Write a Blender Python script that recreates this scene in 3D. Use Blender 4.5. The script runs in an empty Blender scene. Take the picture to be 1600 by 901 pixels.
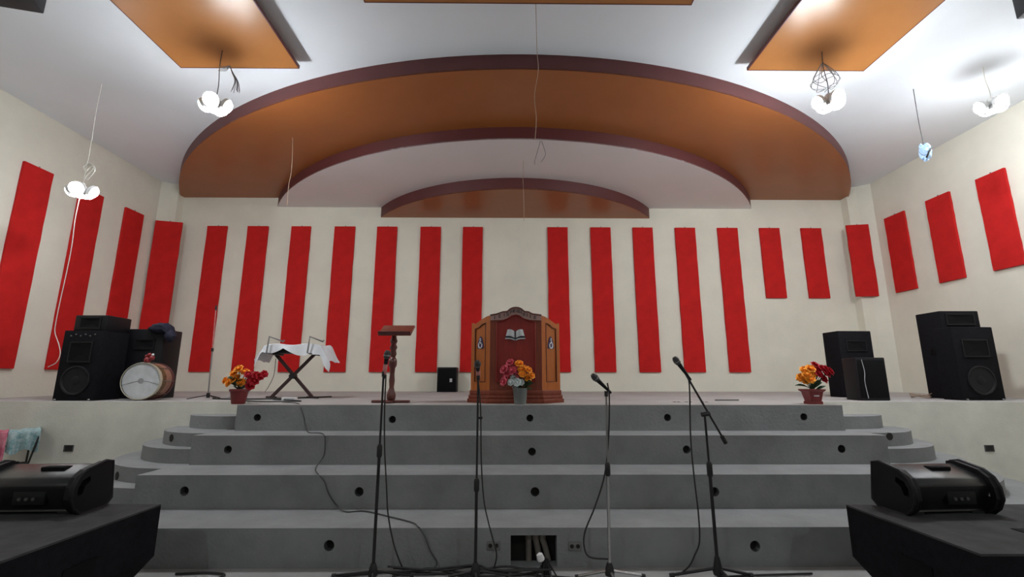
import bpy, bmesh, math, random
from mathutils import Vector, Matrix
random.seed(7)
SC = bpy.context.scene
COL = SC.collection
R = math.radians

# ------------------------------------------------------------------ camera
CAM = Vector((0.0, 0.0, 1.5)); F = 725.69
PITCH, YAW, ROLL = R(11.1917), R(-0.5191), R(0.0418)
_f = Vector((-math.sin(YAW) * math.cos(PITCH), math.cos(YAW) * math.cos(PITCH), math.sin(PITCH)))
_r0 = Vector((math.cos(YAW), math.sin(YAW), 0)); _u0 = _r0.cross(_f)
_r = _r0 * math.cos(ROLL) + _u0 * math.sin(ROLL)
_u = _u0 * math.cos(ROLL) - _r0 * math.sin(ROLL)
cd = bpy.data.cameras.new('camera'); cam = bpy.data.objects.new('camera', cd); COL.objects.link(cam)
cd.sensor_width = 36.0; cd.lens = F * 36 / 1600; cd.clip_start = 0.05; cd.clip_end = 200
cam.matrix_world = Matrix(((_r.x, _u.x, -_f.x, CAM.x), (_r.y, _u.y, -_f.y, CAM.y), (_r.z, _u.z, -_f.z, CAM.z), (0, 0, 0, 1)))
SC.camera = cam

# ------------------------------------------------------------------ world, exposure, render quality
w = bpy.data.worlds.new('world'); SC.world = w; w.use_nodes = True
w.node_tree.nodes['Background'].inputs[0].default_value = (0.05, 0.05, 0.055, 1)
w.node_tree.nodes['Background'].inputs[1].default_value = 0.2
SC.view_settings.view_transform = 'Standard'; SC.view_settings.look = 'None'
SC.view_settings.gamma = 1.0; SC.view_settings.use_curve_mapping = False
SC.view_settings.exposure = 0.25
SC.cycles.use_denoising = True
SC.cycles.max_bounces = 8; SC.cycles.diffuse_bounces = 5; SC.cycles.glossy_bounces = 3
SC.cycles.sample_clamp_indirect = 6.0
BULB_COLOR = (0.93, 0.97, 1.0); BULB_POWER = 300.0

# ------------------------------------------------------------------ helpers
def ray(px, py): return _r * ((px - 800) / F) - _u * ((py - 450.5) / F) + _f
def atY(px, py, Y):
    d = ray(px, py); return CAM + d * (Y / d.y)
def atZ(px, py, Z):
    d = ray(px, py); return CAM + d * ((Z - CAM.z) / d.z)
STAGE_F = 5.782
def zf(y): return 1.212 + 0.0135 * (y - STAGE_F)

class MB:
    def __init__(s): s.bm = bmesh.new()
    def box(s, x0, x1, y0, y1, z0, z1, bev=0.0, seg=2):
        r = bmesh.ops.create_cube(s.bm, size=1.0)
        bmesh.ops.scale(s.bm, vec=(x1 - x0, y1 - y0, z1 - z0), verts=r['verts'])
        bmesh.ops.translate(s.bm, vec=((x0 + x1) / 2, (y0 + y1) / 2, (z0 + z1) / 2), verts=r['verts'])
        if bev:
            es = list({e for v in r['verts'] for e in v.link_edges})
            bmesh.ops.bevel(s.bm, geom=es, offset=bev, segments=seg, affect='EDGES', profile=0.5)
        return s
    def cyl(s, a, b, r0, r1=None, n=14, caps=True):
        a = Vector(a); b = Vector(b); r1 = r0 if r1 is None else r1
        d = b - a; L = d.length
        q = Vector((0, 0, 1)).rotation_difference(d.normalized()).to_matrix().to_4x4()
        M = Matrix.Translation((a + b) / 2) @ q
        bmesh.ops.create_cone(s.bm, cap_ends=caps, segments=n, radius1=r0, radius2=r1, depth=L, matrix=M)
        return s
    def sph(s, c, r, sc=(1, 1, 1), u=14, v=9, rot=None):
        M = Matrix.Translation(Vector(c))
        if rot: M = M @ rot
        M = M @ Matrix.Diagonal((sc[0], sc[1], sc[2], 1))
        bmesh.ops.create_uvsphere(s.bm, u_segments=u, v_segments=v, radius=r, matrix=M); return s
    def lathe(s, prof, c=(0, 0, 0), n=20, rot=None, caps=True):
        M = Matrix.Translation(Vector(c))
        if rot: M = M @ rot
        rings = []
        for r, z in prof:
            rings.append([s.bm.verts.new(M @ Vector((r * math.cos(2 * math.pi * i / n), r * math.sin(2 * math.pi * i / n), z))) for i in range(n)])
        for a, b in zip(rings, rings[1:]):
            for i in range(n): s.bm.faces.new((a[i], a[(i + 1) % n], b[(i + 1) % n], b[i]))
        if caps and prof[0][0] > 1e-5: s.bm.faces.new(rings[0][::-1])
        if caps and prof[-1][0] > 1e-5: s.bm.faces.new(rings[-1])
        return s
    def tube(s, pts, r, n=6, smooth=True, sub=5):
        pts = [Vector(p) for p in pts]
        if smooth and len(pts) > 2:
            P = [pts[0] * 2 - pts[1]] + pts + [pts[-1] * 2 - pts[-2]]; out = []
            for i in range(1, len(P) - 2):
                for k in range(sub):
                    t = k / sub; a, b, c, d = P[i - 1], P[i], P[i + 1], P[i + 2]
                    out.append(0.5 * ((2 * b) + (c - a) * t + (2 * a - 5 * b + 4 * c - d) * t * t + (3 * b - a - 3 * c + d) * t ** 3))
            out.append(pts[-1]); pts = out
        prev = None; rings = []
        for i, p in enumerate(pts):
            t = (pts[min(i + 1, len(pts) - 1)] - pts[max(i - 1, 0)])
            t = t.normalized() if t.length > 1e-9 else Vector((0, 0, 1))
            if prev is None:
                ref = Vector((0, 0, 1)) if abs(t.z) < .9 else Vector((1, 0, 0)); nx = t.cross(ref).normalized()
            else:
                nx = prev - t * prev.dot(t); nx = nx.normalized() if nx.length > 1e-6 else t.orthogonal().normalized()
            prev = nx; ny = t.cross(nx)
            rr = r[i * (len(r) - 1) // max(1, len(pts) - 1)] if isinstance(r, (list, tuple)) else r
            rings.append([s.bm.verts.new(p + nx * rr * math.cos(2 * math.pi * k / n) + ny * rr * math.sin(2 * math.pi * k / n)) for k in range(n)])
        for a, b in zip(rings, rings[1:]):
            for k in range(n): s.bm.faces.new((a[k], a[(k + 1) % n], b[(k + 1) % n], b[k]))
        s.bm.faces.new(rings[0][::-1]); s.bm.faces.new(rings[-1]); return s
    def prism(s, poly, fn, d):
        """poly of 2-D points; fn(u,v) -> Vector; extruded by vector d"""
        d = Vector(d)
        a = [s.bm.verts.new(fn(*p)) for p in poly]; b = [s.bm.verts.new(fn(*p) + d) for p in poly]
        s.bm.faces.new(a[::-1]); s.bm.faces.new(b)
        for i in range(len(poly)):
            j = (i + 1) % len(poly); s.bm.faces.new((a[i], a[j], b[j], b[i]))
        return s
    def plate(s, outer, holes, fn, d):
        """flat plate with real openings"""
        es = []
        for loop in [outer] + holes:
            vs = [s.bm.verts.new(fn(*p)) for p in loop]
            es += [s.bm.edges.new((vs[i], vs[(i + 1) % len(vs)])) for i in range(len(vs))]
        r = bmesh.ops.triangle_fill(s.bm, edges=es, use_beauty=True)
        fs = [g for g in r['geom'] if isinstance(g, bmesh.types.BMFace)]
        e = bmesh.ops.extrude_face_region(s.bm, geom=fs)
        bmesh.ops.translate(s.bm, vec=Vector(d), verts=[g for g in e['geom'] if isinstance(g, bmesh.types.BMVert)])
        return s
    def grid(s, nu, nv, fn):
        V = [[s.bm.verts.new(fn(i / (nu - 1), j / (nv - 1))) for j in range(nv)] for i in range(nu)]
        for i in range(nu - 1):
            for j in range(nv - 1): s.bm.faces.new((V[i][j], V[i + 1][j], V[i + 1][j + 1], V[i][j + 1]))
        return s
    def xf(s, M): bmesh.ops.transform(s.bm, matrix=M, verts=s.bm.verts); return s
    def bev(s, off, seg=2, ang=30):
        bmesh.ops.recalc_face_normals(s.bm, faces=s.bm.faces)
        es = [e for e in s.bm.edges if len(e.link_faces) == 2 and e.calc_face_angle(0) > R(ang)]
        bmesh.ops.bevel(s.bm, geom=es, offset=off, segments=seg, affect='EDGES', profile=0.5); return s
    def solid(s, t):
        bmesh.ops.recalc_face_normals(s.bm, faces=s.bm.faces)
        bmesh.ops.solidify(s.bm, geom=list(s.bm.faces), thickness=t); return s
    def build(s, name, m, parent=None, smooth=True, ang=35):
        bmesh.ops.recalc_face_normals(s.bm, faces=s.bm.faces)
        me = bpy.data.meshes.new(name)
        if smooth:
            for f in s.bm.faces: f.smooth = True
            for e in s.bm.edges:
                if len(e.link_faces) != 2 or e.calc_face_angle(0) > R(ang): e.smooth = False
        s.bm.to_mesh(me); s.bm.free()
        me.materials.append(m)
        o = bpy.data.objects.new(name, me); COL.objects.link(o)
        if parent: o.parent = parent
        return o

def tag(o, label=None, cat=None, group=None, kind=None):
    if label: o['label'] = label
    if cat: o['category'] = cat
    if group: o['group'] = group
    if kind: o['kind'] = kind
    return o
def empty(name, loc=(0, 0, 0), rz=0.0):
    o = bpy.data.objects.new(name, None); COL.objects.link(o); o.empty_display_size = 0.1
    o.location = loc; o.rotation_euler = (0, 0, rz); return o
def struct(o, label=None):
    o['kind'] = 'structure'
    if label: o['label'] = label
    return o
def circle(cx, cz, r, n=16): return [(cx + r * math.cos(2 * math.pi * i / n), cz + r * math.sin(2 * math.pi * i / n)) for i in range(n)]

# ------------------------------------------------------------------ materials
def mat(name, col, rough=0.6, var=0.0, vscale=3.0, bump=0.0, bscale=60.0, metal=0.0, spec=0.5, coat=0.0, col2=None, stretch=(1, 1, 1), detail=6.0):
    m = bpy.data.materials.new(name); m.use_nodes = True
    nt = m.node_tree; N = nt.nodes; L = nt.links
    b = N['Principled BSDF']
    b.inputs['Base Color'].default_value = (*col, 1); b.inputs['Roughness'].default_value = rough
    b.inputs['Metallic'].default_value = metal; b.inputs['Specular IOR Level'].default_value = spec
    b.inputs['Coat Weight'].default_value = coat; b.inputs['Coat Roughness'].default_value = 0.15
    tc = N.new('ShaderNodeTexCoord'); mp = N.new('ShaderNodeMapping'); mp.inputs['Scale'].default_value = stretch
    L.new(tc.outputs['Object'], mp.inputs['Vector'])
    if var or col2:
        n = N.new('ShaderNodeTexNoise'); n.inputs['Scale'].default_value = vscale; n.inputs['Detail'].default_value = detail
        n.inputs['Roughness'].default_value = 0.6
        L.new(mp.outputs[0], n.inputs['Vector'])
        cr = N.new('ShaderNodeValToRGB'); cr.color_ramp.elements[0].position = 0.32; cr.color_ramp.elements[1].position = 0.68
        a = col2 if col2 else tuple(c * (1 - var) for c in col); c2 = col if col2 else tuple(min(1, c * (1 + var)) for c in col)
        cr.color_ramp.elements[0].color = (*a, 1); cr.color_ramp.elements[1].color = (*c2, 1)
        L.new(n.outputs['Fac'], cr.inputs[0]); L.new(cr.outputs[0], b.inputs['Base Color'])
    if bump:
        n2 = N.new('ShaderNodeTexNoise'); n2.inputs['Scale'].default_value = bscale; n2.inputs['Detail'].default_value = 4
        L.new(mp.outputs[0], n2.inputs['Vector'])
        bp = N.new('ShaderNodeBump'); bp.inputs['Strength'].default_value = bump; bp.inputs['Distance'].default_value = 0.01
        L.new(n2.outputs['Fac'], bp.inputs['Height']); L.new(bp.outputs[0], b.inputs['Normal'])
    return m
def emit(name, col, s):
    m = bpy.data.materials.new(name); m.use_nodes = True; b = m.node_tree.nodes['Principled BSDF']
    b.inputs['Base Color'].default_value = (0.9, 0.9, 0.9, 1)
    b.inputs['Emission Color'].default_value = (*col, 1); b.inputs['Emission Strength'].default_value = s; return m

M = {}
M['wall'] = mat('cream_plaster', (0.76, 0.735, 0.635), 0.8, var=0.05, vscale=1.3, bump=0.35, bscale=45)
M['stagewall'] = mat('cream_rough_plaster', (0.68, 0.67, 0.60), 0.85, var=0.09, vscale=2.2, bump=0.25, bscale=70)
M['ceil'] = mat('white_ceiling', (0.80, 0.835, 0.88), 0.75, var=0.02, vscale=1.0, bump=0.08, bscale=30)
M['tierwhite'] = mat('white_soffit', (0.76, 0.72, 0.72), 0.7, var=0.02, vscale=1.0)
M['orange'] = mat('orange_board', (0.32, 0.102, 0.024), 0.4, var=0.05, vscale=2.0, bump=0.04, bscale=40)
M['board'] = mat('orange_hung_board', (0.37, 0.148, 0.040), 0.38, var=0.05, vscale=2.0, bump=0.04, bscale=40)
M['maroon'] = mat('maroon_fascia', (0.095, 0.021, 0.021), 0.5, var=0.06, vscale=2.0)
M['concrete'] = mat('grey_concrete', (0.235, 0.242, 0.247), 0.85, var=0.14, vscale=2.4, bump=0.5, bscale=35, detail=9)
M['floorc'] = mat('hall_concrete', (0.30, 0.30, 0.295), 0.8, var=0.12, vscale=2.0, bump=0.4, bscale=30)
M['stagefl'] = mat('stage_concrete', (0.40, 0.385, 0.375), 0.8, var=0.10, vscale=2.2, bump=0.4, bscale=40)
M['outlet'] = mat('grey_outlet', (0.17, 0.17, 0.17), 0.6)
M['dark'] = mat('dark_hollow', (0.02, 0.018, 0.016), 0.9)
M['red'] = mat('red_fabric', (0.55, 0.016, 0.015), 0.85, var=0.10, vscale=5.0, bump=0.5, bscale=160, spec=0.2)
M['steel'] = mat('dull_steel', (0.25, 0.25, 0.25), 0.4, metal=0.8)
M['chrome'] = mat('chrome', (0.55, 0.55, 0.56), 0.25, metal=0.9)
M['blk'] = mat('black_plastic', (0.008, 0.008, 0.010), 0.5, bump=0.15, bscale=200, spec=0.25)
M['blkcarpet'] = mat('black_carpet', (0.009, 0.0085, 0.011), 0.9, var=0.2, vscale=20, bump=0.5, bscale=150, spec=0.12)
M['grille'] = mat('black_grille', (0.005, 0.005, 0.006), 0.7, bump=0.6, bscale=300, spec=0.12)
M['cone'] = mat('speaker_cone', (0.011, 0.011, 0.013), 0.6, spec=0.2)
M['bintop'] = mat('lit_black_carpet', (0.05, 0.05, 0.052), 0.9, var=0.25, vscale=7, bump=0.4, bscale=120, spec=0.25)  # same black carpet as the sides, colour lightened for the light on top
M['wedge'] = mat('charcoal_plastic', (0.010, 0.010, 0.012), 0.27, bump=0.1, bscale=250)
M['blkmetal'] = mat('black_metal', (0.014, 0.013, 0.014), 0.4, spec=0.4)
M['cable'] = mat('black_rubber', (0.012, 0.012, 0.012), 0.6)
M['gcable'] = mat('grey_cable', (0.06, 0.06, 0.06), 0.6)
M['lcable'] = mat('light_grey_wire', (0.16, 0.16, 0.17), 0.5)
M['wcable'] = mat('white_cable', (0.7, 0.68, 0.62), 0.5)
M['bcable'] = mat('tan_wire', (0.38, 0.27, 0.19), 0.5)
M['wood_o'] = mat('orange_wood', (0.40, 0.115, 0.022), 0.4, col2=(0.31, 0.08, 0.014), vscale=5, stretch=(6, 6, 0.7), coat=0.1, spec=.3)
M['wood_r'] = mat('red_wood', (0.27, 0.022, 0.018), 0.35, spec=.3, col2=(0.19, 0.018, 0.014), vscale=5, stretch=(6, 6, 0.7), coat=0.15)
M['wood_b'] = mat('brown_red_wood', (0.21, 0.045, 0.022), 0.38, col2=(0.15, 0.03, 0.016), vscale=5, stretch=(6, 6, 0.7), coat=0.1, spec=.3)
M['wood_d'] = mat('mahogany_wood', (0.11, 0.024, 0.018), 0.35, col2=(0.075, 0.016, 0.014), vscale=6, stretch=(6, 6, 0.7), coat=0.3)
M['crown'] = mat('rosy_brown_wood', (0.34, 0.20, 0.18), 0.3, var=0.1, vscale=6, coat=0.4)
M['letter'] = mat('dark_letter', (0.045, 0.035, 0.03), 0.5)
M['paper'] = mat('grey_paper', (0.50, 0.51, 0.53), 0.7, var=0.12, vscale=50)
M['bookdark'] = mat('dark_cover', (0.02, 0.025, 0.035), 0.5)
M['navy'] = mat('navy_plate', (0.035, 0.022, 0.075), 0.4)
M['white'] = mat('white_paint', (0.75, 0.75, 0.76), 0.5)
M['cloth'] = mat('white_cloth', (0.74, 0.76, 0.80), 0.9, var=0.04, vscale=8, bump=0.3, bscale=120, spec=0.2)
M['drumhead'] = mat('drum_skin', (0.56, 0.58, 0.60), 0.6, var=0.12, vscale=8)
M['gold'] = mat('gold_sparkle', (0.24, 0.14, 0.04), 0.4, col2=(0.07, 0.03, 0.012), vscale=28, metal=0.3)
M['bronze'] = mat('rosy_shell', (0.30, 0.14, 0.09), 0.4, var=0.2, vscale=9)
M['dred'] = mat('dark_red_hoop', (0.09, 0.018, 0.016), 0.4)
M['xleg'] = mat('dark_brown_leg', (0.035, 0.012, 0.012), 0.5)
M['silver'] = mat('silver_hoop', (0.55, 0.52, 0.42), 0.4, metal=0.4)
M['ruby'] = mat('red_gloss', (0.24, 0.018, 0.022), 0.35)
M['blue'] = mat('blue_cloth', (0.006, 0.007, 0.024), 0.8, var=0.3, vscale=12)
M['potred'] = mat('red_pot', (0.20, 0.022, 0.024), 0.5, var=0.06, vscale=8)
M['potgrey'] = mat('grey_pot', (0.17, 0.185, 0.18), 0.6, var=0.06, vscale=8)
M['f_or'] = mat('orange_petal', (0.95, 0.28, 0.015), 0.7, col2=(0.9, 0.40, 0.03), vscale=18)
M['f_red'] = mat('red_petal', (0.50, 0.008, 0.022), 0.7, var=0.25, vscale=18)
M['f_pink'] = mat('pink_petal', (0.62, 0.09, 0.13), 0.7, var=0.25, vscale=18)
M['f_white'] = mat('white_petal', (0.66, 0.72, 0.72), 0.7, var=0.06, vscale=18)
M['leaf'] = mat('dark_leaf', (0.018, 0.055, 0.022), 0.6, var=0.3, vscale=14)
M['pipe'] = mat('grey_pipe', (0.16, 0.14, 0.12), 0.6, var=0.1, vscale=12)
M['pink'] = mat('pink_cloth', (0.42, 0.06, 0.13), 0.9, col2=(0.62, 0.25, 0.30), vscale=9)
M['teal'] = mat('teal_cloth', (0.12, 0.28, 0.30), 0.9, col2=(0.45, 0.52, 0.53), vscale=22)
M['bag'] = mat('blue_bag', (0.26, 0.48, 0.80), 0.4, col2=(0.62, 0.76, 0.92), vscale=30, bump=0.6, bscale=60)
M['lampbase'] = mat('lamp_base', (0.80, 0.80, 0.80), 0.5)
M['mesh'] = mat('microphone_mesh', (0.07, 0.07, 0.07), 0.45, metal=0.5, bump=0.8, bscale=350)
M['rtape'] = mat('pale_red_tape', (0.50, 0.20, 0.19), 0.6, var=0.2, vscale=40)
M['bulb'] = emit('bulb_glow', BULB_COLOR, BULB_POWER)
M['bulb_bright'] = emit('bright_bulb_glow', BULB_COLOR, BULB_POWER * 1.35)
M['bulb_low'] = emit('soft_bulb_glow', BULB_COLOR, BULB_POWER * 0.24)
M['bulb_mid'] = emit('mid_bulb_glow', BULB_COLOR, BULB_POWER * 0.54)
M['bulb_fill'] = emit('added_fill_glow', BULB_COLOR, BULB_POWER * 0.70)  # glow of the added fill bulbs behind the viewer

# ------------------------------------------------------------------ room shell
WL, WR, WB, CZ, WY = -7.70, 8.11, 10.085, 5.83, -9.0
YW = 6.40     # plaster front of the stage
struct(MB().box(WL - .2, WR + .2, WY - .2, YW + 4, -0.2, 0).build('floor', M['floorc'], smooth=False), 'grey concrete hall floor')
struct(MB().box(WL - .2, WR + .2, WB, WB + .2, -0.1, CZ + .1).build('wall_back', M['wall'], smooth=False), 'cream back wall behind the stage')
struct(MB().box(WL - .2, WL, WY, WB, -0.1, CZ + .1).build('wall_left', M['wall'], smooth=False), 'cream left side wall')
struct(MB().box(WR, WR + .2, WY, WB, -0.1, CZ + .1).build('wall_right', M['wall'], smooth=False), 'cream right side wall')
struct(MB().box(WL - .2, WR + .2, WY - .2, WY, -0.1, CZ + .1).build('wall_rear', M['wall'], smooth=False), 'cream wall at the far end of the hall')
struct(MB().box(WL - .2, WR + .2, WY - .2, WB + .2, CZ, CZ + .2).build('ceiling', M['ceil'], smooth=False), 'white ceiling of the hall')
# corner pilasters
def pilaster(name, plan_, label): struct(MB().prism(plan_, lambda x, y: Vector((x, y, 1.0)), (0, 0, CZ - 1.0)).build(name, M['wall'], smooth=False), label)
pilaster('trim_1', [(7.69, WB), (7.69, 9.88), (7.915, 9.86), (WR, 9.68), (WR, WB)], 'cream pilaster in the right corner of the stage')
pilaster('trim_2', [(-7.40, WB), (-7.40, 9.89), (-7.56, 9.86), (WL, 9.74), (WL, WB)], 'cream pilaster in the left corner of the stage')

# stepped D-shaped ceiling tiers on the back wall
def arc_pts(xc, hw, apex, n=72):
    sag = WB - apex; Rr = (hw * hw + sag * sag) / (2 * sag); yc = apex + Rr
    a0 = math.asin(min(1, hw / Rr))
    return [(xc + Rr * math.sin(-a0 + 2 * a0 * i / n), yc - Rr * math.cos(-a0 + 2 * a0 * i / n)) for i in range(n + 1)]
def tier(name, label, xc, hw, apex, z0, z1, soffit_mat):
    root = struct(empty(name, (xc, WB, z1)), label)
    P = arc_pts(xc, hw, apex)
    loc = Vector((xc, WB, z1))
    m = MB(); m.prism([p for p in P], lambda x, y: Vector((x, y, z0)) - loc, (0, 0, 0.02)); m.build('soffit', soffit_mat, root, smooth=False)
    Q = arc_pts(xc, hw, apex); inner = [(xc + (x - xc) * (1 - .015 / hw), y + .015) for x, y in Q]
    m = MB()
    rows = []
    for (x, y), (ix, iy) in zip(Q, inner):
        iy = min(iy, WB)
        rows.append([m.bm.verts.new(Vector(q) - loc) for q in ((x, y, z0 + .001), (x, y, z1), (ix, iy, z1), (ix, iy, z0 + .001))])
    for a, b in zip(rows, rows[1:]):
        for k in range(4): m.bm.faces.new((a[k], b[k], b[(k + 1) % 4], a[(k + 1) % 4]))
    m.build('fascia', M['maroon'], root, ang=50)
    return root
Z1, Z2, Z3 = 5.598, 5.377, 5.135
tier('trim_3', 'widest orange ceiling tier with maroon curved fascia', 0.19, 7.665, 5.553, Z1, CZ, M['orange'])
tier('trim_4', 'middle white ceiling tier with maroon curved fascia', 0.17, 5.43, 7.0, Z2, Z1 + .001, M['tierwhite'])
tier('trim_5', 'smallest orange ceiling tier with maroon curved fascia', 0.17, 3.067, 8.47, Z3, Z2 + .001, M['orange'])

# suspended orange boards
def board(label, x0, x1, y0, y1, z0=5.68, th=0.045):
    loc = Vector(((x0 + x1) / 2, (y0 + y1) / 2, z0)); root = empty('ceiling_panel', loc)
    MB().box(x0 - loc.x, x1 - loc.x, y0 - loc.y, y1 - loc.y, 0, th)  .build('board', M['board'], root, smooth=False)
    m = MB(); t = .012
    m.plate([(x0 - t - loc.x, y0 - t - loc.y), (x1 + t - loc.x, y0 - t - loc.y), (x1 + t - loc.x, y1 + t - loc.y), (x0 - t - loc.x, y1 + t - loc.y)],
            [[(x0 - loc.x, y0 - loc.y), (x1 - loc.x, y0 - loc.y), (x1 - loc.x, y1 - loc.y), (x0 - loc.x, y1 - loc.y)]], lambda a, b: Vector((a, b, -.002)), (0, 0, th + .004))
    m.build('edge_strip', M['maroon'], root, smooth=False)
    for fx in (.2, .8):
        for fy in (.15, .5, .85):
            px, py = x0 + (x1 - x0) * fx - loc.x, y0 + (y1 - y0) * fy - loc.y
            MB().cyl((px, py, th), (px, py, CZ - z0), .012, n=8).build('hanger_rod', M['steel'], root)
    return tag(root, label, 'ceiling panel', 'orange boards hung under the ceiling')
board('orange rectangular board hung below the white ceiling at upper left', -4.46, -2.87, 1.6, 5.665)
board('orange rectangular board hung below the white ceiling at upper right', 3.29, 4.88, 1.6, 5.64)
board('orange board across the ceiling, only its far edge at top centre showing', -1.615, 2.065, 1.6, 4.52)

# ------------------------------------------------------------------ stage and steps
ST = struct(empty('stage_platform', (0.4, YW, 0)), 'raised concrete stage with broad grey steps')
def sp(x, y, z): return Vector((x - 0.4, y - YW, z))
CX0, CX1 = -3.25, 4.07
m = MB()
def top_slab(m, poly, th):
    a = [m.bm.verts.new(sp(x, y, zf(y))) for x, y in poly]; b = [m.bm.verts.new(sp(x, y, zf(y) - th)) for x, y in poly]
    m.bm.faces.new(a); m.bm.faces.new(b[::-1])
    for i in range(len(poly)): j = (i + 1) % len(poly); m.bm.faces.new((a[i], b[i], b[j], a[j]))
top_slab(m, [(WL, YW), (CX0, YW), (CX0, STAGE_F), (CX1, STAGE_F), (CX1, YW), (WR, YW), (WR, WB), (WL, WB)], .008)
m.build('stage_floor', M['stagefl'], ST, smooth=False)
s = 0.303
def hole_pts(px, py, Y):
    p = atY(px, py, Y); return p.x, p.z
HO = {4: [(402, 652), (613, 655), (828, 653), (1043, 652), (1256, 651)],
      3: [(356, 702), (831.3, 705.4), (1073, 702), (1315, 701)],
      2: [(288, 767), (561, 768), (836, 768), (1117, 768)],
      1: [(514, 852), (1180, 853)]}
DEP = {4: STAGE_F, 3: 5.305, 2: 4.754, 1: 4.162}
XR = {4: (CX0, CX1), 3: (-3.43, 4.18), 2: (-3.56, 4.31), 1: (-3.75, 4.47)}
REC = None
for k in (1, 2, 3, 4):
    x0, x1 = XR[k]; y0 = DEP[k]; z1 = k * s if k < 4 else zf(STAGE_F) - .008
    z0 = (k - 1) * s
    root_name = 'broad_step'
    m = MB()
    holes = [[(a - 0, b) for a, b in circle(*hole_pts(px, py, y0), .043)] for px, py in HO[k]]
    if k == 1:
        a = atY(798, 836, y0); b = atY(870, 836, y0); REC = (a.x, b.x, 0.012, a.z)
        holes.append([(a.x, .012), (b.x, .012), (b.x, a.z), (a.x, a.z)])
    m.plate([(x0, z0), (x1, z0), (x1, z1), (x0, z1)], holes, lambda u, v: sp(u, y0, v), (0, .12, 0))
    if k < 4:
        yb = DEP[k + 1] + .1
        m.prism([(x0, z1 - .06), (x1, z1 - .06), (x1, z1), (x0, z1)], lambda u, v: sp(u, y0 + .12, v), (0, YW - y0 - .12, 0))
    for xa, xb in ((x0, x0 + .1), (x1 - .1, x1)):
        m.prism([(xa, z0), (xb, z0), (xb, z1 - .06), (xa, z1 - .06)], lambda u, v: sp(u, y0 + .12, v), (0, YW - y0 - .12, 0))
    st = m.build('broad_step', M['concrete'], ST, smooth=False)
    for px, py in HO[k]:
        hx, hz = hole_pts(px, py, y0)
        mm = MB(); mm.lathe([(.043, 0.004), (.043, .068), (0.0, .068)], c=sp(hx, y0, hz), n=16, rot=Matrix.Rotation(R(-90), 4, 'X'), caps=False)
        mm.build('conduit_hole', M['dark'], st)
# flaring half-height side steps
FR = {7: (.42, 3.80, .75), 6: (.85, 3.87, .86), 5: (1.02, 3.90, 1.02), 4: (1.30, 3.95, 1.2), 3: (1.50, 3.97, 1.5), 2: (1.80, 4.05, 1.85), 1: (2.05, 4.10, 2.15)}
for k, (b, xs, rx) in FR.items():
    zt = k * s / 2 - (.002 if k % 2 == 0 else 0); zb = (k - 1) * s / 2
    P = []
    n = 16
    for i in range(n + 1):
        t = math.pi / 2 * i / n; P.append((-xs - rx * math.cos(t) + 0.40, YW - b * math.sin(t)))
    for i in range(n + 1):
        t = math.pi / 2 * i / n; P.append((xs + rx * math.sin(t) + 0.40, YW - b * math.cos(t)))
    m = MB(); m.prism(P, lambda x, y: sp(x, y, zb), (0, 0, zt - zb)); o = m.build('curved_step', M['concrete'], ST, ang=25)
    for kk, px, py in ((6, 268, 684), (4, 183, 743), (6, 1390, 681.5)):
        if kk == k:
            # find the riser depth on the ellipse along the pixel ray
            best = None
            for j in range(400):
                Y = YW - b + b * j / 400; p = atY(px, py, Y); t = (abs(p.x - .4) - xs) / rx
                ye = YW - b * math.sqrt(max(0, 1 - max(0, t) ** 2))
                if best is None or abs(ye - Y) < best[0]: best = (abs(ye - Y), p, t)
            p = best[1]; sg = 1 if p.x > .4 else -1; t = best[2]
            nrm = Vector((sg * t / rx, -math.sqrt(max(0.01, 1 - t * t)) / b, 0)).normalized()
            c = sp(p.x, p.y, p.z)
            q = Vector((0, 0, 1)).rotation_difference(nrm).to_matrix().to_4x4()
            MB().lathe([(.042, -.03), (.042, .004), (0, .0045)], c=c, n=16, rot=q, caps=False).build('conduit_hole', M['dark'], o)
struct(MB().plate([(WL, 0), (WR, 0), (WR, zf(YW) - .0), (WL, zf(YW) - .0)], [], lambda u, v: Vector((u, YW - .004, v)), (0, .12, 0)).build('wall_stage_front', M['stagewall'], smooth=False), 'cream plastered front of the stage')
# open recess with pipes in the lowest riser
x0, x1, z0, z1 = REC; y0 = 4.162
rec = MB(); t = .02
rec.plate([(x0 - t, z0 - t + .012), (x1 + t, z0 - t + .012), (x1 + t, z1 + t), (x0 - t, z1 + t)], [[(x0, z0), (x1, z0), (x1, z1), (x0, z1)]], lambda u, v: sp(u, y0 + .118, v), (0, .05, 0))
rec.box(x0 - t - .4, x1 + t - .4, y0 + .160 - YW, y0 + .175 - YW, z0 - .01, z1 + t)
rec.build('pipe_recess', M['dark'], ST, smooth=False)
for i, (fx, lean) in enumerate(((.40, .00), (.56, .03), (.71, .05))):
    bx = x0 + (x1 - x0) * fx
    g = empty('conduit_pipe', (bx, y0 + .115, 0.014))
    MB().tube([(lean, 0, 0), (lean * .6, .01, .08), (0, 0, .17), (0, .005, z1 - .03)], .025, n=12).build('pipe', M['pipe'], g)
    MB().cyl((0, .004, z1 - .085), (0, .005, z1 - .045), .029, n=12).build('coupling', M['pipe'], g)
    tag(g, ['leftmost grey conduit pipe bending down inside the dark riser opening', 'middle grey conduit pipe inside the dark riser opening', 'rightmost grey conduit pipe inside the dark riser opening'][i], 'pipe', 'conduit pipes in the riser opening')

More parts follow.
